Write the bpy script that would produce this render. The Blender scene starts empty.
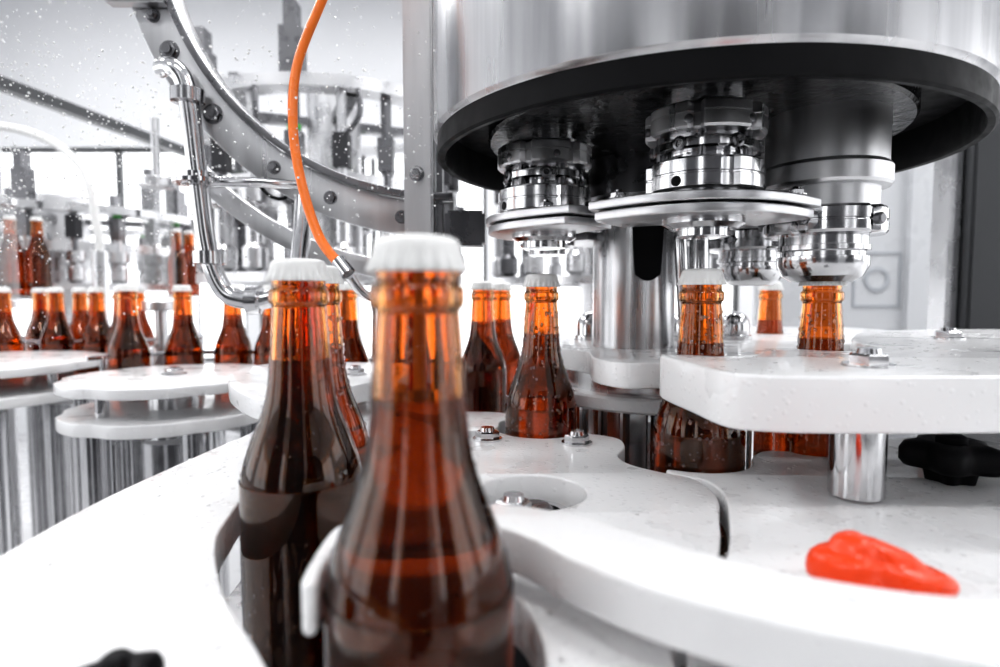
import bpy, bmesh, math, random
from mathutils import Vector, Matrix
random.seed(4)
sc = bpy.context.scene
LIFT = 1.05   # camera eye level above floor; everything below is authored relative to it

# ------------------------------------------------------------------ materials
def new_mat(name):
    m = bpy.data.materials.new(name); m.use_nodes = True
    nt = m.node_tree
    return m, nt, nt.nodes['Principled BSDF']
def setp(b, **k):
    for a, v in k.items():
        b.inputs[a.replace('_', ' ')].default_value = v
def noise_rough(nt, b, scale, lo, hi, vec=(1, 1, 1), bump=0.0, dist=0.001, coord='Object'):
    tc = nt.nodes.new('ShaderNodeTexCoord'); mp = nt.nodes.new('ShaderNodeMapping')
    mp.inputs['Scale'].default_value = vec
    nt.links.new(tc.outputs[coord], mp.inputs['Vector'])
    n = nt.nodes.new('ShaderNodeTexNoise'); n.inputs['Scale'].default_value = scale
    n.inputs['Detail'].default_value = 4
    nt.links.new(mp.outputs[0], n.inputs['Vector'])
    r = nt.nodes.new('ShaderNodeMapRange')
    r.inputs['From Min'].default_value = .3; r.inputs['From Max'].default_value = .7
    r.inputs['To Min'].default_value = lo; r.inputs['To Max'].default_value = hi
    nt.links.new(n.outputs['Fac'], r.inputs['Value'])
    nt.links.new(r.outputs[0], b.inputs['Roughness'])
    if bump:
        bp = nt.nodes.new('ShaderNodeBump'); bp.inputs['Strength'].default_value = bump
        bp.inputs['Distance'].default_value = dist
        nt.links.new(n.outputs['Fac'], bp.inputs['Height'])
        nt.links.new(bp.outputs[0], b.inputs['Normal'])
    return n, mp
def simple(name, col, rough=.4, metal=0.0, scale=60, var=.1, bump=0.0, vec=(1, 1, 1), dist=.001, col2=None, **k):
    m, nt, b = new_mat(name)
    setp(b, Base_Color=(*col, 1), Metallic=metal, **k)
    n, _ = noise_rough(nt, b, scale, max(.02, rough - var), min(1, rough + var), vec, bump, dist)
    if col2:
        cr = nt.nodes.new('ShaderNodeValToRGB')
        cr.color_ramp.elements[0].position = .38; cr.color_ramp.elements[0].color = (*col, 1)
        cr.color_ramp.elements[1].position = .62; cr.color_ramp.elements[1].color = (*col2, 1)
        nt.links.new(n.outputs['Fac'], cr.inputs[0]); nt.links.new(cr.outputs[0], b.inputs['Base Color'])
    return m
M = {}
M['steel'] = simple('polished_steel', (.64, .64, .65), .15, 1, 40, .08, .05)
M['steel_b'] = simple('brushed_steel_sheen', (.40, .40, .41), .25, 1, 30, .09, .12, (1, 1, .05), .0006, col2=(.64, .64, .65))  # brushed grain; the ramp also paints vertical reflection streaks into the colour
M['steel_m'] = simple('satin_steel', (.56, .56, .57), .34, 1, 30, .08, .08, (1, 1, .1), .0005, col2=(.72, .72, .73))
M['steel_d'] = simple('dark_steel', (.22, .22, .23), .3, 1, 40, .1, .08)
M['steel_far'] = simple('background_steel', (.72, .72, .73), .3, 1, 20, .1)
M['black'] = simple('black_rubber', (.005, .005, .006), .5, 0, 60, .1, .1, Specular_IOR_Level=.15)
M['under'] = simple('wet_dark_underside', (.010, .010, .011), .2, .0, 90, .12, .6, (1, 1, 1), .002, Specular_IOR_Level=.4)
M['orange_hose'] = simple('orange_hose_plastic', (.95, .20, .01), .3, 0, 50, .05)
M['orange_knob'] = simple('orange_knob_plastic', (.90, .060, .004), .30, 0, 120, .1, .1)
M['cap'] = simple('white_cap_enamel', (.80, .80, .79), .3, 0, 80, .08)
M['wall'] = simple('wall_paint', (.70, .705, .72), .7, 0, 5, .1)
M['floor'] = simple('floor_tile', (.50, .50, .51), .3, 0, 8, .12, .1)
M['frame'] = simple('grey_frame', (.07, .072, .076), .4, .3, 10, .08)
M['panel'] = simple('pale_panel', (.64, .65, .67), .3, .0, 10, .1)
M['dark'] = simple('dark_matte', (.04, .04, .045), .5, 0, 10, .1)
M['green'] = simple('green_fitting', (.05, .4, .05), .4)
M['sign'] = simple('sign_grey', (.46, .48, .51), .5)

def plastic():
    m, nt, b = new_mat('white_hdpe')
    setp(b, Base_Color=(.86, .86, .865, 1), Coat_Weight=.5, Coat_Roughness=.05, Subsurface_Weight=.1, Subsurface_Scale=.006)
    b.inputs['Subsurface Radius'].default_value = (1, 1, 1)
    noise_rough(nt, b, 25, .2, .5)
    tc = nt.nodes.new('ShaderNodeTexCoord')
    v = nt.nodes.new('ShaderNodeTexVoronoi'); v.inputs['Scale'].default_value = 200
    nt.links.new(tc.outputs['Object'], v.inputs['Vector'])
    r = nt.nodes.new('ShaderNodeMapRange'); r.inputs['From Min'].default_value = .05; r.inputs['From Max'].default_value = .3
    r.inputs['To Min'].default_value = 1; r.inputs['To Max'].default_value = 0
    nt.links.new(v.outputs['Distance'], r.inputs['Value'])
    bp = nt.nodes.new('ShaderNodeBump'); bp.inputs['Strength'].default_value = .4; bp.inputs['Distance'].default_value = .0007
    nt.links.new(r.outputs[0], bp.inputs['Height'])
    nt.links.new(bp.outputs[0], b.inputs['Normal']); nt.links.new(bp.outputs[0], b.inputs['Coat Normal'])
    return m
M['white'] = plastic()

m, nt, b = new_mat('amber_glass')
setp(b, Base_Color=(.77, .34, .10, 1), Transmission_Weight=1.0, IOR=1.5, Roughness=.01)
noise_rough(nt, b, 40, .0, .03, (1, 1, 1), .08, .0006)
M['amber'] = m
m, nt, b = new_mat('beer_liquid')
setp(b, Base_Color=(.40, .23, .13, 1), Transmission_Weight=1.0, IOR=1.36, Roughness=.0)
noise_rough(nt, b, 30, .0, .03)
M['beer'] = m
m, nt, b = new_mat('water_drop'); setp(b, Base_Color=(1, 1, 1, 1), Transmission_Weight=.93, IOR=1.36, Roughness=.02)
noise_rough(nt, b, 30, .01, .04); M['water'] = m
m, nt, b = new_mat('spray_drop'); setp(b, Base_Color=(1, 1, 1, 1), Transmission_Weight=.1, IOR=1.33, Roughness=.05)
noise_rough(nt, b, 30, .02, .06); M['spray'] = m
m, nt, b = new_mat('clear_guard'); setp(b, Base_Color=(.8, .81, .82, 1), Alpha=.18, Roughness=.1)
noise_rough(nt, b, 3, .05, .15); M['guard'] = m
m, nt, b = new_mat('added_lamp_diffuser'); setp(b, Base_Color=(1, 1, 1, 1), Emission_Color=(1, 1, 1, 1), Emission_Strength=8)  # glowing face of the added ceiling fixtures
M['lamp'] = m

# ------------------------------------------------------------------ geometry helpers
class MB:
    """accumulates geometry with several materials into one mesh"""
    def __init__(s): s.bm = bmesh.new(); s.mats = []
    def mi(s, mat):
        mm = M[mat]
        if mm not in s.mats: s.mats.append(mm)
        return s.mats.index(mm)
    def lathe(s, prof, c=(0, 0, 0), mat='steel', n=48, fn=None, rot=None, cap=True):
        i = s.mi(mat); rings = []
        for k, (r, z) in enumerate(prof):
            ring = []
            for a in range(n):
                t = 2 * math.pi * a / n
                rr = fn(r, z, t) if fn else r
                p = Vector((rr * math.cos(t), rr * math.sin(t), z))
                if rot is not None: p = rot @ p
                ring.append(s.bm.verts.new(p + Vector(c)))
            rings.append(ring)
        fs = []
        for k in range(len(rings) - 1):
            for a in range(n):
                b2 = (a + 1) % n
                fs.append(s.bm.faces.new((rings[k][a], rings[k][b2], rings[k + 1][b2], rings[k + 1][a])))
        if cap:
            fs.append(s.bm.faces.new(rings[0][::-1])); fs.append(s.bm.faces.new(rings[-1]))
        for f in fs: f.material_index = i; f.smooth = True
        return fs
    def ring(s, r0, r1, z0, z1, c, mat, n=64):
        s.lathe([(r0, z0), (r1, z0), (r1, z1), (r0, z1), (r0, z0)], c, mat, n, cap=False)
    def cyl(s, c, r, z0, z1, mat='steel', n=32, bev=None):
        h = z1 - z0
        bv = min(r, h) * .12 if bev is None else bev
        s.lathe([(r - bv, z0), (r, z0 + bv), (r, z1 - bv), (r - bv, z1)], (c[0], c[1], 0), mat, n)
    def box(s, lo, hi, mat='steel', rot=None, origin=None, bev=0.0):
        i = s.mi(mat)
        g = bmesh.new(); bmesh.ops.create_cube(g, size=1)
        lo = Vector(lo); hi = Vector(hi)
        for v in g.verts:
            v.co = Vector(((v.co.x + .5) * (hi.x - lo.x) + lo.x, (v.co.y + .5) * (hi.y - lo.y) + lo.y, (v.co.z + .5) * (hi.z - lo.z) + lo.z))
        if bev: bmesh.ops.bevel(g, geom=g.edges[:], offset=bev, segments=2, affect='EDGES')
        s.merge(g, i, rot, origin); g.free()
    def merge(s, g, i, rot=None, origin=None, smooth=False):
        g.verts.ensure_lookup_table(); mp = {}
        for v in g.verts:
            p = v.co.copy()
            if rot is not None:
                o = Vector(origin or (0, 0, 0)); p = rot @ (p - o) + o
            mp[v] = s.bm.verts.new(p)
        for f in g.faces:
            try:
                nf = s.bm.faces.new([mp[v] for v in f.verts]); nf.material_index = i; nf.smooth = smooth
            except ValueError: pass
    def mesh(s, me, mat, mtx=None):
        g = bmesh.new(); g.from_mesh(me)
        if mtx is not None: g.transform(mtx)
        s.merge(g, s.mi(mat), smooth=True); g.free()
    def plate(s, outlines, z0, z1, mat='white', bev=.0015, mtx=None, res=2):
        cu = bpy.data.curves.new('t', 'CURVE'); cu.dimensions = '2D'; cu.fill_mode = 'BOTH'
        h = (z1 - z0) / 2
        cu.extrude = h - bev; cu.bevel_depth = bev; cu.bevel_resolution = res; cu.offset = -bev
        for o in outlines:
            sp = cu.splines.new('POLY'); sp.points.add(len(o) - 1); sp.use_cyclic_u = True
            for p, q in zip(sp.points, o): p.co = (q[0], q[1], 0, 1)
        ob = bpy.data.objects.new('t', cu); sc.collection.objects.link(ob)
        bpy.context.view_layer.update()
        me = bpy.data.meshes.new_from_object(ob.evaluated_get(bpy.context.evaluated_depsgraph_get()))
        T = Matrix.Translation((0, 0, (z0 + z1) / 2))
        s.mesh(me, mat, (mtx @ T) if mtx is not None else T)
        bpy.data.objects.remove(ob); bpy.data.curves.remove(cu); bpy.data.meshes.remove(me)
    def tube(s, pts, r, mat='steel', sm=8, closed=False, res=6):
        pts = smooth_pts(pts, sm, closed) if sm > 1 else pts
        cu = bpy.data.curves.new('t', 'CURVE'); cu.dimensions = '3D'; cu.bevel_depth = r; cu.bevel_resolution = res; cu.use_fill_caps = True
        sp = cu.splines.new('POLY'); sp.points.add(len(pts) - 1); sp.use_cyclic_u = closed
        for p, q in zip(sp.points, pts): p.co = (*q, 1)
        ob = bpy.data.objects.new('t', cu); sc.collection.objects.link(ob)
        bpy.context.view_layer.update()
        me = bpy.data.meshes.new_from_object(ob.evaluated_get(bpy.context.evaluated_depsgraph_get()))
        s.mesh(me, mat)
        bpy.data.objects.remove(ob); bpy.data.curves.remove(cu); bpy.data.meshes.remove(me)
    def bolt(s, c, r=.010, mat='steel', rot=None, h=.007):
        R = rot if rot is not None else Matrix.Identity(3)
        c = Vector(c)
        s.lathe([(r * 1.25, 0), (r * 1.25, h * .2)], c, mat, 24, rot=R)
        s.lathe([(r, h * .2), (r, h * .85), (r * .85, h)], c, mat, 6, rot=R)
        s.lathe([(r * .62, h), (r * .55, h * 1.4)], c, mat, 16, rot=R)
    def done(s, name, parent=None, ang=35, doubles=True):
        if doubles: bmesh.ops.remove_doubles(s.bm, verts=s.bm.verts, dist=1e-6)
        bmesh.ops.recalc_face_normals(s.bm, faces=s.bm.faces)
        me = bpy.data.meshes.new(name); s.bm.to_mesh(me); s.bm.free()
        for mm in s.mats: me.materials.append(mm)
        for p in me.polygons: p.use_smooth = True
        me.set_sharp_from_angle(angle=math.radians(ang))
        ob = bpy.data.objects.new(name, me); sc.collection.objects.link(ob)
        if parent: ob.parent = parent
        return ob
def smooth_pts(P, n=6, closed=True):
    P = [Vector((*p, 0)) if len(p) == 2 else Vector(p) for p in P]
    out = []; L = len(P); rng = range(L if closed else L - 1)
    for i in rng:
        g = (lambda k: P[k % L]) if closed else (lambda k: P[max(0, min(L - 1, k))])
        a, b, c, d = g(i - 1), g(i), g(i + 1), g(i + 2)
        for k in range(n):
            t = k / n
            out.append(.5 * ((2 * b) + (c - a) * t + (2 * a - 5 * b + 4 * c - d) * t * t + (3 * b - a - 3 * c + d) * t ** 3))
    if not closed: out.append(P[-1])
    return [tuple(p) for p in out]
def circ(cx, cy, r, n=48, a0=0):
    return [(cx + r * math.cos(a0 + 2 * math.pi * k / n), cy + r * math.sin(a0 + 2 * math.pi * k / n)) for k in range(n)]
def arc(cx, cy, r, a0, a1, n=14):
    return [(cx + r * math.cos(math.radians(a0 + (a1 - a0) * k / n)), cy + r * math.sin(math.radians(a0 + (a1 - a0) * k / n))) for k in range(n + 1)]
def empty(name):
    e = bpy.data.objects.new(name, None); e.empty_display_size = .05; sc.collection.objects.link(e); return e

# ------------------------------------------------------------------ bottle
DECK = -.210
def bottle_mesh(wet, seed=9, big=True):
    b = MB()
    outer = [(.024, .0), (.0285, .001), (.0303, .004), (.0305, .008), (.0305, .108), (.0301, .116), (.0286, .125), (.0254, .135), (.0215, .145),
             (.0181, .155), (.0162, .165), (.0152, .175), (.0145, .187), (.0136, .200), (.0133, .205), (.0145, .2065), (.0148, .2095), (.0145, .2125), (.0133, .214), (.0132, .224)]
    def sm(pr, n=3):
        q = smooth_pts([(r, z) for r, z in pr], n, False); return [(p[0], p[1]) for p in q]
    inner = [(.0105, .224), (.0106, .205), (.0117, .19), (.0125, .176), (.0135, .166), (.0155, .156), (.0189, .146), (.0228, .136), (.026, .126), (.0275, .116), (.0279, .107), (.0279, .010), (.024, .005), (.012, .006)]
    outs = sm(outer)
    b.lathe(outs + sm(inner), (0, 0, 0), 'amber', 64)
    liq = [(.012, .0057), (.024, .0047), (.0281, .0097), (.0281, .107), (.0277, .116), (.0262, .126), (.023, .136), (.0191, .146), (.0157, .156), (.0137, .166), (.0128, .174), (.0125, .178)]
    b.lathe(sm(liq), (0, 0, 0), 'beer', 48)
    def crimp(r, z, t):
        k = max(0, min(1, (.2235 - z) / .005))
        return r + .0007 * k * math.cos(21 * t)
    b.lathe([(.0128, .2185), (.0152, .2172), (.0155, .2182), (.0146, .2205), (.0139, .2235), (.0135, .2258), (.0125, .2273), (.0105, .2281), (.003, .2283)], (0, 0, 0), 'cap', 126, fn=crimp)
    rr = random.Random(seed)
    for i in range(wet):
        z = rr.uniform(.05, .20); t = rr.uniform(0, 2 * math.pi)
        for (r0, z0), (r1, z1) in zip(outs, outs[1:]):
            if z0 <= z <= z1 and z1 > z0:
                f = (z - z0) / (z1 - z0); R0 = r0 + (r1 - r0) * f; break
        s = rr.choice((.0004, .0005, .0006, .0009, .0013) if big else (.0003, .0003, .0004, .0005, .0007)); st = rr.choice((1, 1, 1.5))
        g2 = bmesh.new(); bmesh.ops.create_icosphere(g2, subdivisions=2 if s > .0006 else 1, radius=s)
        rot = Matrix.Rotation(t, 3, 'Z')
        for v in g2.verts:
            v.co = rot @ Vector((v.co.x * .6 + R0 + s * .15, v.co.y, v.co.z * st)); v.co.z += z
        b.merge(g2, b.mi('water'), smooth=True); g2.free()
    return b.done('beer_bottle', doubles=False, ang=50)
def take(o):
    me = o.data; bpy.data.objects.remove(o); return me
mesh_wet = take(bottle_mesh(750)); mesh_near = take(bottle_mesh(260, 5, False)); mesh_dry = take(bottle_mesh(0))
def bottle(x, y, z=DECK, tilt=0, me=None):
    o = bpy.data.objects.new('beer_bottle', me or mesh_dry); sc.collection.objects.link(o)
    o.location = (x, y, z + .0003); o.rotation_euler = (tilt, 0, random.random() * 6)
    return o
A = (-.026, .190); B = (-.102, .305); B2 = (-.113, .372); C = (.035, .508); D = (.138, .412); E = (.241, .450)
for p in (A, B): bottle(*p, me=mesh_near)
for p in (B2, C, D, E): bottle(*p, me=mesh_wet)
for p in [(-.205, .80), (-.135, .80), (-.10, .87), (-.022, .76), (.001, .83), (.36, .80)]: bottle(*p)

# ------------------------------------------------------------------ machine deck and guide plates
g = empty('star_wheel_table')
b = MB()
b.plate([smooth_pts([(-.19, .10), (-.19, .40), (-.22, .60), (-.245, .82), (-.1, 1.05), (.5, 1.05), (.75, .8), (.75, .3), (.7, .06), (.3, .03), (-.1, .03)], 6)], DECK - .025, DECK, 'steel_b', .002)
b.box((-.14, .1, -LIFT), (.68, .95, DECK - .024), 'steel_b', bev=.01)
b.done('machine_deck', g)

T1 = -.113; th = .020
Lp = [(-.2, .08), (-.214, .18), (-.219, .257), (-.222, .332), (-.214, .43), (-.208, .506), (-.235, .60), (-.225, .70), (-.16, .73), (-.122, .70), (-.112, .63), (-.09, .588), (-.04, .583), (.0, .578), (.012, .556), (.0, .535), (-.004, .51), (-.03, .497), (-.07, .475), (-.115, .445), (-.143, .41), (-.148, .38), (-.146, .34), (-.140, .305), (-.131, .27), (-.105, .222), (-.072, .178), (-.05, .14), (-.03, .09), (-.1, .06)]
b = MB(); b.plate([smooth_pts(Lp, 5)], T1 - th, T1, 'white')
b.done('outer_guide_plate', g)
Kp = [(-.185, .475), (-.215, .50), (-.262, .575), (-.29, .66), (-.275, .725), (-.17, .74), (-.125, .71), (-.118, .655), (-.118, .60), (-.135, .545), (-.155, .49)]
b = MB(); b.plate([smooth_pts(Kp, 5)], -.100, -.082, 'white'); b.bolt((-.15, .62, -.082), .009)
b.done('rear_guide_plate', g)
Wp = [(.014, .14), (.014, .19), (.004, .222), (-.02, .234), (-.048, .237), (-.062, .262), (-.069, .285), (-.067, .31), (-.074, .335), (-.078, .352), (-.076, .38), (-.086, .402), (-.07, .435), (-.035, .462),
      (-.004, .492), (.012, .478), (.035, .471), (.058, .479), (.074, .487), (.094, .472), (.094, .445), (.084, .42), (.088, .398), (.104, .38), (.120, .366), (.123, .335), (.112, .30), (.098, .262), (.075, .22), (.056, .19), (.048, .14)]
b = MB(); b.plate([smooth_pts(Wp, 5), circ(.018, .342, .032)], T1 - th, T1, 'white')
b.done('star_wheel', g)
Rp = [(.102, .262), (.117, .30), (.1275, .335), (.1265, .362), (.112, .374), (.109, .386), (.122, .381), (.138, .378), (.156, .383), (.169, .396), (.177, .415), (.192, .432), (.209, .432), (.219, .421), (.241, .415), (.263, .422), (.276, .44), (.31, .47), (.45, .5), (.62, .5), (.66, .3), (.6, .1), (.35, .08), (.12, .10), (.053, .14), (.061, .188), (.079, .218)]
b = MB(); b.plate([smooth_pts(Rp, 5)], T1 - th, T1, 'white')
b.done('side_guide_plate', g)
Sp = [(-.062, .204), (-.060, .220), (-.048, .234), (-.02, .243), (.005, .241), (.030, .229), (.058, .204), (.085, .184), (.115, .170), (.15, .165), (.22, .17), (.3, .18), (.36, .16), (.3, .13), (.2, .125), (.13, .131), (.1, .141), (.07, .154), (.045, .170), (.024, .190), (.006, .213), (-.012, .223), (-.029, .226), (-.045, .219), (-.0545, .202), (-.056, .186), (-.055, .174), (-.060, .176)]
b = MB(); b.plate([smooth_pts(Sp, 5)], -.102, -.085, 'white', .002)
for p in [(.09, .165), (.2, .15), (-.02, .234)]: b.cyl(p, .006, T1, -.101, 'steel')
b.done('transfer_wheel', g)
T2 = -.038
Up = [(.104, .388), (.108, .335), (.113, .298), (.130, .287), (.16, .283), (.25, .284), (.4, .29), (.6, .33), (.72, .5), (.6, .68), (.42, .66), (.33, .56), (.29, .48), (.274, .43), (.256, .418), (.241, .4145), (.224, .419), (.21, .43), (.188, .42), (.172, .398), (.156, .384), (.138, .380), (.120, .387)]
b = MB(); b.plate([smooth_pts(Up, 5)], T2 - .028, T2, 'white', .002)
b.bolt((.2005, .325, T2), .0105, h=.007); b.bolt((.40, .535, T2), .0105, h=.007)
for p in [(.2005, .332), (.40, .535), (.6, .4)]:
    b.lathe([(.0115, T1), (.0143, T1 + .002), (.0143, T2 - .03), (.0125, T2 - .0275)], (*p, 0), 'steel', 40)
b.done('upper_guide_plate', g)
T3 = -.050
Ip = [(.05, .80), (.045, .66), (.055, .585), (.078, .54), (.076, .485), (.09, .452), (.115, .448), (.15, .462), (.185, .47), (.215, .495), (.27, .50), (.33, .6), (.5, .75), (.55, .95), (.2, 1.02), (.06, .98)]
b = MB(); b.plate([smooth_pts(Ip, 5)], T3 - .02, T3, 'white')
for p in [(.104, .685), (.191, .68), (.270, .69)]:
    b.lathe([(.019, T3), (.019, T3 + .005), (.0165, T3 + .006), (.0165, T3 + .016), (.0155, T3 + .022), (.012, T3 + .028), (.006, T3 + .0315), (.001, T3 + .0325)], (*p, 0), 'steel', 32)
b.lathe([(.1, -.098), (.102, -.096), (.102, -.087), (.1, -.085)], (.15, .585, 0), 'white', 80)
b.lathe([(.086, DECK), (.086, -.07)], (.15, .585, 0), 'steel_b', 64)
for k in range(24):
    t = 2 * math.pi * k / 24
    b.cyl((.15 + .089 * math.cos(t), .585 + .089 * math.sin(t)), .004, DECK, -.098, 'steel', 10)
b.done('carousel_plate', g)
b = MB()
b.bolt((-.010, .468, T1), .0095); b.bolt((.059, .455, T1), .0095)
b.bolt((.007, .307, T1), .0095); b.bolt((-.16, .5, T1), .0095); b.bolt((.29, .40, T1), .008)
for p in [(-.18, .2), (-.18, .45), (-.15, .6), (.05, .27), (.05, .42), (.18, .3), (.4, .4), (.4, .2), (.58, .3), (-.02, .4)]:
    b.cyl(p, .010, DECK, T1 - th, 'steel')
# hub in the star wheel bore: dark cylinder with a steel collar
b.lathe([(.030, DECK), (.0305, -.150), (.029, -.1485)], (.018, .342, 0), 'dark', 48)
b.lathe([(.023, -.149), (.023, -.128), (.0215, -.1265), (.0165, -.1265), (.0165, -.140)], (.020, .345, 0), 'steel', 40)
b.lathe([(.011, -.141), (.011, -.124), (.009, -.122), (.001, -.122)], (.020, .345, 0), 'steel_d', 24)
b.done('standoffs_and_bolts', g)

# clamp knobs
def knob(name, x, y, z, r, mat, rz=0, lobes=5, h=.026):
    b = MB()
    def f(rr, zz, t): return rr * (1 + (.16 * math.cos(lobes * t) if rr > .4 * r else 0))
    b.lathe([(r * .45, 0), (r * .5, h * .25), (r * .86, h * .32), (r * .95, h * .45), (r * .95, h * .72), (r * .86, h * .88), (r * .6, h * .96), (r * .35, h * .9), (r * .05, h * .9)], (0, 0, 0), mat, 80, fn=f)
    b.lathe([(r * .33, h * .85), (r * .33, h * 1.05), (r * .2, h * 1.12), (.0005, h * 1.12)], (0, 0, 0), mat, 24)
    o = b.done(name, ang=60); o.location = (x, y, z); o.rotation_euler = (0, 0, rz); return o
knob('clamp_knob', .276, .362, T1, .025, 'black', .3)
knob('clamp_knob', -.103, .154, T1, .0112, 'black', .8, h=.0155)
# orange wing knob: hub, domed body, tapering wing
b = MB()
b.lathe([(.0085, 0), (.0095, .001), (.0095, .005), (.0085, .006)], (0, 0, 0), 'orange_knob', 40)
NR = 14; NT = 96; i0 = b.mi('orange_knob')
def wr(t):
    x = math.cos(t); return (.0170 + .0065 * x * x + (.0020 * max(0, x) ** 3)) * (1 - .34 * math.sin(t) ** 2) * (1 + .07 * math.cos(3 * t + .5) + .05 * math.cos(6 * t))
rows = []
prof = [(0.55, .0040), (.88, .0042), (.97, .0055), (1.0, .0080), (.99, .0115), (.95, .0140), (.86, .0158), (.74, .0166), (.66, .0172), (.60, .0200), (.52, .0218), (.36, .0226), (.2, .0229), (.08, .0230), (.01, .0230)]
for f, z in prof:
    row = []
    for k in range(NT):
        t = 2 * math.pi * k / NT; r = wr(t) * f; x = r * math.cos(t); y = r * math.sin(t)
        if f < .7: x -= .003 * (1 - f)
        slope = 1 - .42 * max(0, x / .026 + .25) if z > .0080 else 1
        zz = .0080 + (z - .0080) * slope if z > .0080 else z
        row.append(b.bm.verts.new((x, y, zz)))
    rows.append(row)
for r0, r1 in zip(rows, rows[1:]):
    for k in range(NT):
        f = b.bm.faces.new((r0[k], r0[(k + 1) % NT], r1[(k + 1) % NT], r1[k])); f.material_index = i0
b.bm.faces.new(rows[0][::-1]).material_index = i0; b.bm.faces.new(rows[-1]).material_index = i0
o = b.done('wing_knob', ang=60); o.location = (.1400, .2205, T1); o.rotation_euler = (0, .05, -.22)

# ------------------------------------------------------------------ capping turret
g = empty('capping_turret'); cx, cy = .158, .527
b = MB()
R = .214; Z = .131; ZI = .1305
b.lathe([(R - .004, Z - .002), (R - .002, Z - .0005), (R, Z + .002), (R, Z + .32), (R + .002, Z + .322), (R + .002, Z + .34), (R - .01, Z + .36), (.05, Z + .37)], (cx, cy, 0), 'steel_b', 160, cap=False)
b.lathe([(R - .003, Z + .001), (R - .003, .1145), (R - .005, .113), (R - .009, .1135), (R - .010, .116), (R - .010, .146), (.150, .146)], (cx, cy, 0), 'black', 160, cap=False)
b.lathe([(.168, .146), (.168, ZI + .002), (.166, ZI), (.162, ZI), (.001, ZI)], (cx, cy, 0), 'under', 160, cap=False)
b.done('drum', g, 30)
b = MB()
b.lathe([(.040, DECK), (.040, ZI)], (.133, .60, 0), 'steel_b', 64)
b.lathe([(.046, .095), (.046, ZI)], (.133, .60, 0), 'steel_d', 64)
sl = smooth_pts([(-.0125, .05), (.0125, .05), (.0125, -.008), (.009, -.017), (0, -.021), (-.009, -.017), (-.0125, -.008)], 3)
b.plate([sl], 0, .004, 'black', .0005, Matrix.Translation((.137, .562, .035)) @ Matrix.Rotation(math.radians(90), 4, 'X'))  # black sheet stands in for the dark slot opening
b.tube([(.165, .56, ZI), (.165, .555, .06), (.175, .56, -.05)], .006, 'steel', 4)
b.tube([(.185, .565, ZI), (.185, .56, .0), (.185, .57, -.05)], .009, 'steel', 4)
b.done('column', g)
def slots(n, depth, z0, z1):
    def f(r, z, t):
        if z0 <= z <= z1:
            ph = (t * n / (2 * math.pi)) % 1
            if ph < .16: return r - depth
        return r
    return f
def head(x, y, nm, rz=0):
    b = MB()
    b.lathe([(.026, ZI), (.026, .126), (.029, .1255), (.029, .121)], (x, y, 0), 'steel', 48)
    b.lathe([(.028, .122), (.0375, .1215), (.039, .120), (.039, .115), (.0382, .1145), (.039, .114), (.039, .106), (.0375, .1045), (.028, .104)], (x, y, 0), 'steel_m', 96, fn=slots(6, .005, .1, .13))
    b.lathe([(.028, .106), (.028, .101), (.033, .1005), (.0345, .099), (.0345, .0945), (.033, .093), (.027, .0925), (.027, .085)], (x, y, 0), 'steel', 64)
    b.lathe([(.030, .089), (.037, .0875), (.0385, .086), (.0385, .0785), (.0376, .078), (.0376, .077), (.0385, .0765), (.0385, .069), (.037, .0675), (.027, .067)], (x, y, 0), 'steel', 96, fn=slots(4, .003, .06, .09))
    b.lathe([(.027, .068), (.027, .048), (.022, .045), (.018, .045), (.018, .040), (.010, .039)], (x, y, 0), 'steel', 48)
    for k in range(6):
        t = rz + k * math.pi / 3 + .5
        d = Vector((math.cos(t), math.sin(t), 0)); q = d.to_track_quat('Z', 'Y').to_matrix()
        if k % 2: b.lathe([(.0034, -.002), (.0034, .0004), (.0025, .0006)], Vector((x, y, .0725)) + d * .0383, 'black', 14, rot=q)
        b.lathe([(.0045, -.002), (.0045, .0015), (.0028, .002), (.0028, .0)], Vector((x, y, .0968)) + d * .034, 'steel_d', 14, rot=q)
        b.lathe([(.0028, -.002), (.0028, .0006), (.0018, .0008)], Vector((x, y, .110)) + Matrix.Rotation(.2, 3, 'Z') @ d * .0387, 'steel_d', 14, rot=(Matrix.Rotation(.2, 3, 'Z') @ d).to_track_quat('Z', 'Y').to_matrix())
        b.cyl((x + .031 * math.cos(t + .4), y + .031 * math.sin(t + .4)), .0028, .088, .1045, 'steel_d', 12)
    b.done(nm, g, 30)
def head_long(x, y, nm):
    b = MB()
    b.lathe([(.041, ZI), (.041, .094)], (x, y, 0), 'steel_m', 72)
    b.lathe([(.041, .0945), (.0425, .093), (.0435, .0915), (.0435, .080), (.042, .078), (.036, .0775), (.036, .062)], (x, y, 0), 'steel_m', 72)
    b.lathe([(.030, .064), (.040, .063), (.0415, .061), (.0415, .054), (.0405, .0535), (.0405, .0525), (.0415, .052), (.0415, .046), (.040, .044), (.030, .043)], (x, y, 0), 'steel', 96, fn=slots(5, .004, .04, .07))
    b.lathe([(.030, .044), (.030, .037), (.0315, .0365), (.0315, .033), (.0285, .032), (.0285, .029), (.031, .0285), (.031, .022), (.027, .0145), (.0205, .0105), (.0165, .0105), (.0165, .018)], (x, y, 0), 'steel', 64)
    for k in range(5):
        t = k * 2 * math.pi / 5 + .15
        d = Vector((math.cos(t), math.sin(t), 0)); q = d.to_track_quat('Z', 'Y').to_matrix()
        b.lathe([(.004, -.002), (.004, .002), (.003, .003), (.0005, .003)], Vector((x, y, .053)) + d * .0413, 'steel_d', 14, rot=q)
    b.done(nm, g, 30)
head(C[0] + .002, C[1], 'capping_head_1'); head(D[0], D[1], 'capping_head_2', .3)
head_long(.240, .450, 'capping_head_3')
k = 4
for a in (35, 80, 150):
    t = math.radians(a)
    (head if a != 35 else head_long)(.15 + .12 * math.cos(t), .53 + .12 * math.sin(t), 'capping_head_%d' % k); k += 1
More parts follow.
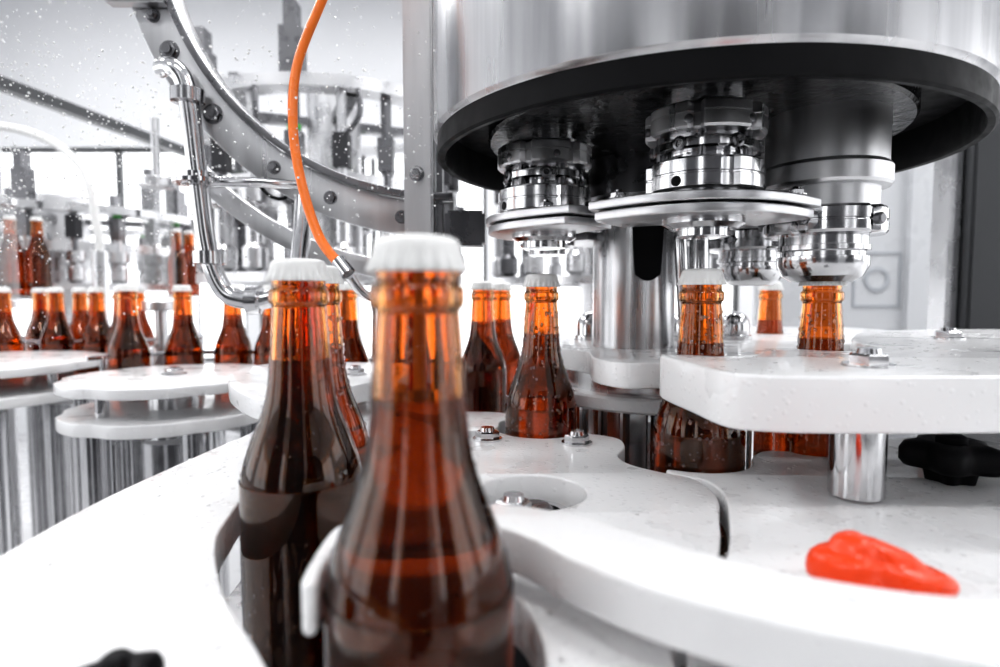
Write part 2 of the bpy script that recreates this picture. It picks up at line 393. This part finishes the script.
def seg(a0, a1, hc, z0, z1, ro, ri, b):
    out = []
    n = 40
    for i in range(n + 1):
        a = a0 + (a1 - a0) * i / n
        r = ro + .012 * math.cos(math.radians((a - hc) * 4.2))
        if i in (0, n): r -= .010
        out.append((.149 + r * math.cos(math.radians(a)), .527 + r * math.sin(math.radians(a))))
    for i in range(n + 1):
        a = a1 + (a0 - a1) * i / n
        out.append((.149 + ri * math.cos(math.radians(a)), .527 + ri * math.sin(math.radians(a))))
    b.plate([out], z0, z1, 'steel_m', .001)
b = MB()
seg(150, 226, 189, .0590, .0650, .150, .085, b); seg(152, 224, 189, .0515, .0575, .148, .088, b)
seg(229, 300, 264, .0590, .0650, .148, .085, b); seg(231, 297, 264, .0515, .0575, .146, .088, b)
for a in (160, 215, 240, 288):
    t = math.radians(a); b.bolt((.149 + .14 * math.cos(t), .527 + .14 * math.sin(t), .065), .005, h=.004)
seg(60, 140, 100, .054, .062, .148, .085, b)
b.done('star_ring', g)

# ------------------------------------------------------------------ curved guide, post, pipe, hose
g = empty('curved_guide_rail')
b = MB()
FR = Matrix.Rotation(math.radians(90), 4, 'X')
def annseg(cxx, czz, r0, r1, a0, a1, y0, y1, mat, n=60):
    o = arc(cxx, czz, r1, a0, a1, n) + arc(cxx, czz, r0, a1, a0, n)
    b.plate([o], -y1, -y0, mat, .001, FR)
annseg(-.057, .383, .288, .324, 168, 272, .615, .622, 'steel_m')
annseg(-.057, .383, .280, .287, 168, 272, .605, .640, 'steel_d')
annseg(-.075, .36, .325, .345, 222, 262, .64, .655, 'steel_m')
ry = Matrix.Rotation(math.radians(90), 3, 'X')
for a in (172, 178, 187, 200, 207, 221, 236, 248, 262):
    t = math.radians(a); b.bolt((-.057 + .306 * math.cos(t), .615, .383 + .306 * math.sin(t)), .0055 if a not in (207, 221) else .008, 'steel_d', rot=ry, h=.005)
b.box((-.385, .60, .285), (-.325, .615, .36), 'steel_m', bev=.002)
for p in [(-.37, .345), (-.34, .345), (-.37, .30), (-.34, .30)]: b.bolt((p[0], .6, p[1]), .005, 'steel_d', rot=ry, h=.004)
b.box((-.055, .60, .05), (-.015, .63, .085), 'steel_d', bev=.003)
b.done('rail', g)
b = MB(); b.box((-.095, .600, DECK), (-.066, .632, .62), 'steel_m', bev=.002)
b.box((-.064, .61, .06), (-.058, .63, .62), 'steel_d'); b.bolt((-.082, .6, .12), .006, rot=ry); b.bolt((-.082, .6, .3), .006, rot=ry)
b.done('support_post', g)
b = MB()
b.tube([(-.335, .61, .225), (-.318, .60, .222), (-.306, .60, .20), (-.298, .60, .12), (-.290, .60, .045), (-.276, .60, .006), (-.255, .60, -.004), (-.23, .6, -.003), (-.205, .6, .010), (-.20, .61, .06), (-.2, .62, .10)], .0092, 'steel')
for z, x in ((.195, -.3055), (.115, -.2975), (.038, -.2885)): b.lathe([(.010, -.007), (.0155, -.006), (.0155, .006), (.010, .007)], (x, .60, z), 'steel', 24)
b.lathe([(.024, -.002), (.024, .002)], (-.297, .60, .112), 'steel', 24)
b.tube([(-.2975, .60, .112), (-.24, .60, .112), (-.2, .62, .112)], .005, 'steel', 2)
b.lathe([(.010, -.007), (.0145, -.006), (.0145, .006), (.010, .007)], (-.245, .60, -.004), 'steel', 24, rot=Matrix.Rotation(math.pi / 2, 3, 'Y'))
b.done('steel_pipe', g)
b = MB()
b.tube([(-.08, .52, .42), (-.122, .50, .285), (-.140, .49, .235), (-.158, .48, .18), (-.159, .47, .13), (-.150, .46, .085), (-.135, .45, .045), (-.118, .44, .024)], .0037, 'orange_hose', 10)
b.tube([(-.118, .44, .026), (-.110, .437, .016)], .0055, 'steel', 1)
b.tube([(-.110, .437, .016), (-.11, .50, .0), (-.10, .60, .0)], .004, 'steel', 4)
b.done('air_hose')
b = MB()
b.tube([(-.285, .63, .19), (-.286, .7, .17), (-.274, .7, .124), (-.25, .7, .112), (-.233, .7, .135), (-.22, .65, .15)], .0022, 'black', 8)
b.done('cable')

# ------------------------------------------------------------------ background rotary machines
def rotary(name, cx, cy, R, n, z0, z1):
    e = empty(name)
    b = MB()
    b.cyl((cx, cy), R * .22, -LIFT, z1 + .1, 'steel_far', 48)
    b.cyl((cx, cy), R * .95, DECK - .1, DECK - .0, 'steel_far', 64)
    b.ring(R * .93, R * 1.08, z0, z0 + .02, (cx, cy, 0), 'steel_far')
    zz = (z0 + z1) / 2
    b.ring(R * .2, R * 1.02, zz, zz + .03, (cx, cy, 0), 'steel_far')
    b.ring(R * .92, R * 1.1, z1, z1 + .025, (cx, cy, 0), 'steel_far')
    for k in range(4):
        b.box((cx, cy - .015, z1), (cx + R, cy + .015, z1 + .02), 'steel_d', rot=Matrix.Rotation(k * math.pi / 2 + .4, 3, 'Z'), origin=(cx, cy, 0))
    for k in range(n):
        t = 2 * math.pi * k / n; x = cx + R * math.cos(t); y = cy + R * math.sin(t)
        b.cyl((x, y), .011, z0, z1, 'steel_d' if k % 2 else 'steel_far', 12)
        b.lathe([(.012, z0 + .02), (.026, z0 + .03), (.026, z0 + .07), (.018, z0 + .08), (.018, zz - .04), (.03, zz - .03), (.03, zz)], (x, y, 0), 'steel_far' if k % 3 else 'steel_d', 16)
        b.box((x - .016, y - .016, zz + .04), (x + .016, y + .016, zz + .11), 'dark' if k % 3 == 1 else 'steel_d')
        if k % 3 == 0: b.box((x - .022, y - .02, z1 + .02), (x + .022, y + .02, z1 + .12), 'steel_d'); b.box((x - .012, y - .02, z1 + .12), (x + .012, y + .02, z1 + .17), 'steel_d')
        if k % 2 == 0:
            x2 = cx + R * 1.1 * math.cos(t + .1); y2 = cy + R * 1.1 * math.sin(t + .1)
            b.tube([(x, y, zz + .1), (x2, y2, zz + .14), (x2, y2, z1)], .006, 'steel_d', 4, res=2)
        if k % 5 == 0: b.cyl((x, y), .014, zz + .11, zz + .125, 'green', 12)
    b.done('frame', e)
    return e
rotary('rotary_filler', -.42, 1.55, .30, 20, .03, .42)
rinser = rotary('bottle_rinser', -1.6, 2.2, .42, 22, .02, .26)
rotary('rotary_filler', .30, 1.75, .30, 16, .03, .42)
b = MB()
b.tube([(-2.04, 1.75, -.1), (-1.98, 1.75, .28), (-1.7, 1.75, .46), (-1.4, 1.75, .48), (-1.21, 1.75, .38), (-1.165, 1.75, .2), (-1.16, 1.75, .12)], .012, 'cap', 8)
b.cyl((-1.16, 1.75), .02, -LIFT, .13, 'steel_far'); b.cyl((-2.04, 1.75), .02, -LIFT, -.09, 'steel_far')
b.done('hose_arch')
b = MB()
for x, y in ((-.70, 1.24), (-1.22, 1.48)):
    b.lathe([(.03, -.02), (.03, .22)], (x, y, 0), 'guard', 24, cap=False)
    b.cyl((x, y), .034, -.03, -.01, 'steel_far'); b.cyl((x, y), .034, .22, .24, 'steel_far'); b.cyl((x, y), .008, .23, .36, 'steel_far')
    b.cyl((x, y), .012, -LIFT, -.03, 'steel_far')
b.done('sight_glass')

def wheel(name, cx, cy, r, n, a0, a1, legs=5):
    b = MB()
    def pocketed(rad, m=9, d=.010):
        return [(cx + (rad - d * max(0, math.cos(m * t)) ** 2) * math.cos(t), cy + (rad - d * max(0, math.cos(m * t)) ** 2) * math.sin(t)) for t in [2 * math.pi * i / 160 for i in range(160)]]
    b.plate([pocketed(r, 7, .006)], T1 - .014, T1, 'white')
    b.plate([pocketed(r, 7, .006)], -.175, -.158, 'white')
    am = (a0 + a1) / 2; h = (a1 - a0) / 2 + 14
    b.plate([arc(cx, cy, r + .066, am - h, am + h, 40) + arc(cx, cy, r - .02, am + h, am - h, 40)], DECK - .012, DECK, 'white')
    b.cyl((cx, cy), .035, DECK, T1 - .013, 'steel'); b.bolt((cx, cy, T1), .014, h=.008)
    b.cyl((cx, cy), .045, -LIFT, DECK + .01, 'steel')
    # guide rail around the bottles
    gr = [(cx + (r + .072) * math.cos(math.radians(a)), cy + (r + .072) * math.sin(math.radians(a)), -.10) for a in [am - h + 2 * h * i / 16 for i in range(17)]]
    b.tube(gr, .004, 'steel', 2, res=3)
    for i in (1, 8, 15): b.cyl(gr[i][:2], .005, DECK - .01, -.10, 'steel', 12)
    for k in range(3):
        t = math.radians(am + (k - 1) * h * .8)
        b.cyl((cx + (r + .02) * math.cos(t), cy + (r + .02) * math.sin(t)), .024, -LIFT, DECK - .01, 'steel')
        b.cyl((cx + (r + .064) * math.cos(t), cy + (r + .064) * math.sin(t)), .009, DECK - .012, DECK, 'steel')
    for k in range(legs):
        t = 2 * math.pi * k / legs - 2.1
        b.cyl((cx + (r - .035) * math.cos(t), cy + (r - .035) * math.sin(t)), .020, -LIFT, -.17, 'steel')
    for k in range(3):
        t = 2 * math.pi * k / 3; b.cyl((cx + r * .7 * math.cos(t), cy + r * .7 * math.sin(t)), .008, -.16, T1 - .01, 'steel')
    b.done(name)
    for k in range(n):
        t = math.radians(a0 + (a1 - a0) * k / max(1, n - 1))
        bottle(cx + (r + .033) * math.cos(t), cy + (r + .033) * math.sin(t), DECK)
wheel('infeed_star_wheel', -.47, .86, .14, 4, 60, 140)
wheel('infeed_star_wheel', -.92, 1.04, .20, 7, 25, 165)
wheel('infeed_star_wheel', -.95, 1.51, .14, 5, 200, 350)
b = MB(); b.ring(.44, .56, -.01, .0, (-1.6, 2.2, 0), 'steel_far')
for k in range(8):
    t = 2 * math.pi * k / 8; b.cyl((-1.6 + .47 * math.cos(t), 2.2 + .47 * math.sin(t)), .008, -LIFT, -.005, 'steel_far', 10)
b.done('rinser_ring', rinser)
for a in (286, 293, 300, 345, 352):
    t = math.radians(a); bottle(-1.6 + .51 * math.cos(t), 2.2 + .51 * math.sin(t), .0)

# ------------------------------------------------------------------ water spray
b = MB()
def drop(p, r, flat=1.0, mat='water'):
    g2 = bmesh.new(); bmesh.ops.create_icosphere(g2, subdivisions=1, radius=r)
    for v in g2.verts: v.co.z *= flat; v.co += Vector(p)
    b.merge(g2, b.mi(mat), smooth=True); g2.free()
for i in range(2200):
    y = random.uniform(.3, .9); x = y * (-.85 + .75 * random.random() ** 1.6) ; z = y * random.gauss(.27, .13)
    drop((x, y, z), random.choice((.0004, .0005, .0007, .0009, .0013)) * (y / .6), 1, 'spray')
b.done('water_spray')
b = MB()
def inside(p, poly):
    x, y = p; c = False
    for i in range(len(poly)):
        x1, y1 = poly[i][:2]; x2, y2 = poly[i - 1][:2]
        if (y1 > y) != (y2 > y) and x < (x2 - x1) * (y - y1) / (y2 - y1) + x1: c = not c
    return c
for poly, z, n in ((Lp, T1, 700), (Wp, T1, 170), (Rp, T1, 800), (Up, T2, 400)):
    k = 0
    while k < n:
        p = (random.uniform(-.22, .6), random.uniform(.1, .62))
        if inside(p, poly) and (p[0] - .018) ** 2 + (p[1] - .342) ** 2 > .0011:
            r = random.uniform(.0004, .0017); drop((p[0], p[1], z), r, .45); k += 1
b.done('water_droplets')

# ------------------------------------------------------------------ room
def wall(name, axis, pos, a, c, wins, z0, z1, t=.15, mat='wall'):
    b = MB()
    def bx(u0, u1, w0, w1):
        if axis == 'x': b.box((u0, pos, w0), (u1, pos + t, w1), mat)
        else: b.box((pos, u0, w0), (pos + t, u1, w1), mat)
    zb, zt = -LIFT, 2.2
    bx(a, c, zb, z0); bx(a, c, z1, zt)
    xs = [a] + [v for w in wins for v in w] + [c]
    for i in range(0, len(xs), 2): bx(xs[i], xs[i + 1], z0, z1)
    b.done(name)
    for w in wins:
        f = MB(); s = .03
        def fx(u0, u1, w0, w1):
            if axis == 'x': f.box((u0, pos + .04, w0), (u1, pos + .09, w1), 'frame')
            else: f.box((pos + .04, u0, w0), (pos + .09, u1, w1), 'frame')
        fx(w[0], w[1], z0, z0 + s); fx(w[0], w[1], z1 - s, z1); fx(w[0], w[0] + s, z0, z1); fx(w[1] - s, w[1], z0, z1)
        mid = (w[0] + w[1]) / 2; fx(mid - s / 2, mid + s / 2, z0, z1)
        wcount[0] += 1
        f.done('window_%d' % wcount[0])
wcount = [0]
wall('wall_back', 'x', 4.5, -4, 4, [(-3.8, -1.9), (-1.8, -.1), (.0, 1.8), (1.9, 3.6)], -.5, 1.1)
wall('wall_front', 'x', -3.2, -4, 4, [(-3.4, -1.2), (-.4, 1.2), (2.0, 3.4)], -.2, 1.6)
wall('wall_left', 'y', -4.15, -3.2, 4.65, [(-2.6, -.4), (.2, 2.0), (2.3, 4.3)], -.5, 1.1)
wall('wall_right', 'y', 4.0, -3.2, 4.65, [(-2.6, -.4), (.2, 2.0), (2.5, 4.2)], -.4, 1.4)
b = MB(); b.box((-4.15, -3.2, -LIFT - .1), (4.15, 4.65, -LIFT), 'floor'); b.done('floor')
b = MB(); b.box((-4.15, -3.2, 2.2), (4.15, 4.65, 2.3), 'wall'); b.done('ceiling')
b = MB()
for x in (-2.2, -.5, 1.6):  # unseen dark boxes added behind the camera to give steel dark reflections
    b.box((x, -1.9, -LIFT), (x + 1.1, -1.4, 1.0), 'dark', bev=.01); b.box((x + .53, -1.39, -.6), (x + .55, -1.37, .7), 'steel_d')
b.done('dark_reflection_box')
b = MB()
b.box((-1.70, 1.2, .69), (-1.66, 3.6, .73), 'frame', rot=Matrix.Rotation(-.12, 3, 'Z'), origin=(-1.68, 2, 0))
b.box((-1.40, 3.5, -LIFT), (-1.34, 3.56, .73), 'frame'); b.box((-1.82, 1.2, -LIFT), (-1.76, 1.26, .73), 'frame')
b.box((.78, 1.00, -LIFT), (.93, 1.06, 1.2), 'frame', bev=.004)
b.box((.755, 1.02, -LIFT), (.775, 1.06, 1.2), 'steel_far')
b.box((1.10, 1.62, -LIFT), (1.17, 1.68, 1.2), 'panel'); b.box((1.17, 1.62, -LIFT), (1.20, 1.68, 1.2), 'frame')
b.box((.70, 1.64, -LIFT), (1.10, 1.66, 1.2), 'panel'); b.box((.2, 1.62, 1.1), (1.2, 1.68, 1.18), 'frame')
b.box((1.2, 1.64, -LIFT), (1.9, 1.66, .45), 'panel')
b.done('machine_enclosure')
b = MB()
o = [(.96, -.03), (1.09, -.03), (1.09, .12), (.96, .12)]; i_ = [(.966, -.024), (1.084, -.024), (1.084, .114), (.966, .114)]
b.plate([o, i_], -1.64, -1.637, 'sign', .0003, FR)
b.plate([circ(1.025, .045, .035, 32), circ(1.025, .045, .024, 32)], -1.64, -1.637, 'sign', .0003, FR)
b.done('panel_sign')
for x in (-2.2, 0, 2.2):  # unseen lamps added to brighten the hall and reflect in the steel
    for y in (-1.2, 1.0, 3.0):
        f = MB(); f.box((x - .65, y - .2, 2.12), (x + .65, y + .2, 2.2), 'panel', bev=.01); f.box((x - .6, y - .16, 2.112), (x + .6, y + .16, 2.12), 'lamp')
        ob = f.done('added_ceiling_lamp')
        L = bpy.data.lights.new('fill_light', 'AREA'); L.shape = 'RECTANGLE'; L.size = 1.2; L.size_y = .3; L.energy = 15 if y > 0 else 8  # area fill light added below each fixture
        lo = bpy.data.objects.new('fill_light', L); lo.location = (x, y, 2.10); lo.parent = ob; sc.collection.objects.link(lo)

w = bpy.data.worlds.new('sky'); sc.world = w; w.use_nodes = True
w.node_tree.nodes['Background'].inputs['Color'].default_value = (.97, .98, 1, 1)
w.node_tree.nodes['Background'].inputs['Strength'].default_value = 2.3

cd = bpy.data.cameras.new('camera'); cam = bpy.data.objects.new('camera', cd); sc.collection.objects.link(cam)
cd.sensor_width = 36; cd.lens = 21.6; cd.clip_start = .01; cd.clip_end = 100
cam.location = (0, 0, 0); cam.rotation_euler = (math.radians(90 - 3.58), 0, 0)
cd.dof.use_dof = True; cd.dof.focus_distance = .43; cd.dof.aperture_fstop = 5.6
sc.camera = cam
for o in sc.objects:
    if o.parent is None: o.location.z += LIFT
sc.view_settings.view_transform = 'Standard'
try: sc.view_settings.look = 'Medium High Contrast'
except Exception as e: print('look', e)
sc.view_settings.exposure = 0.0
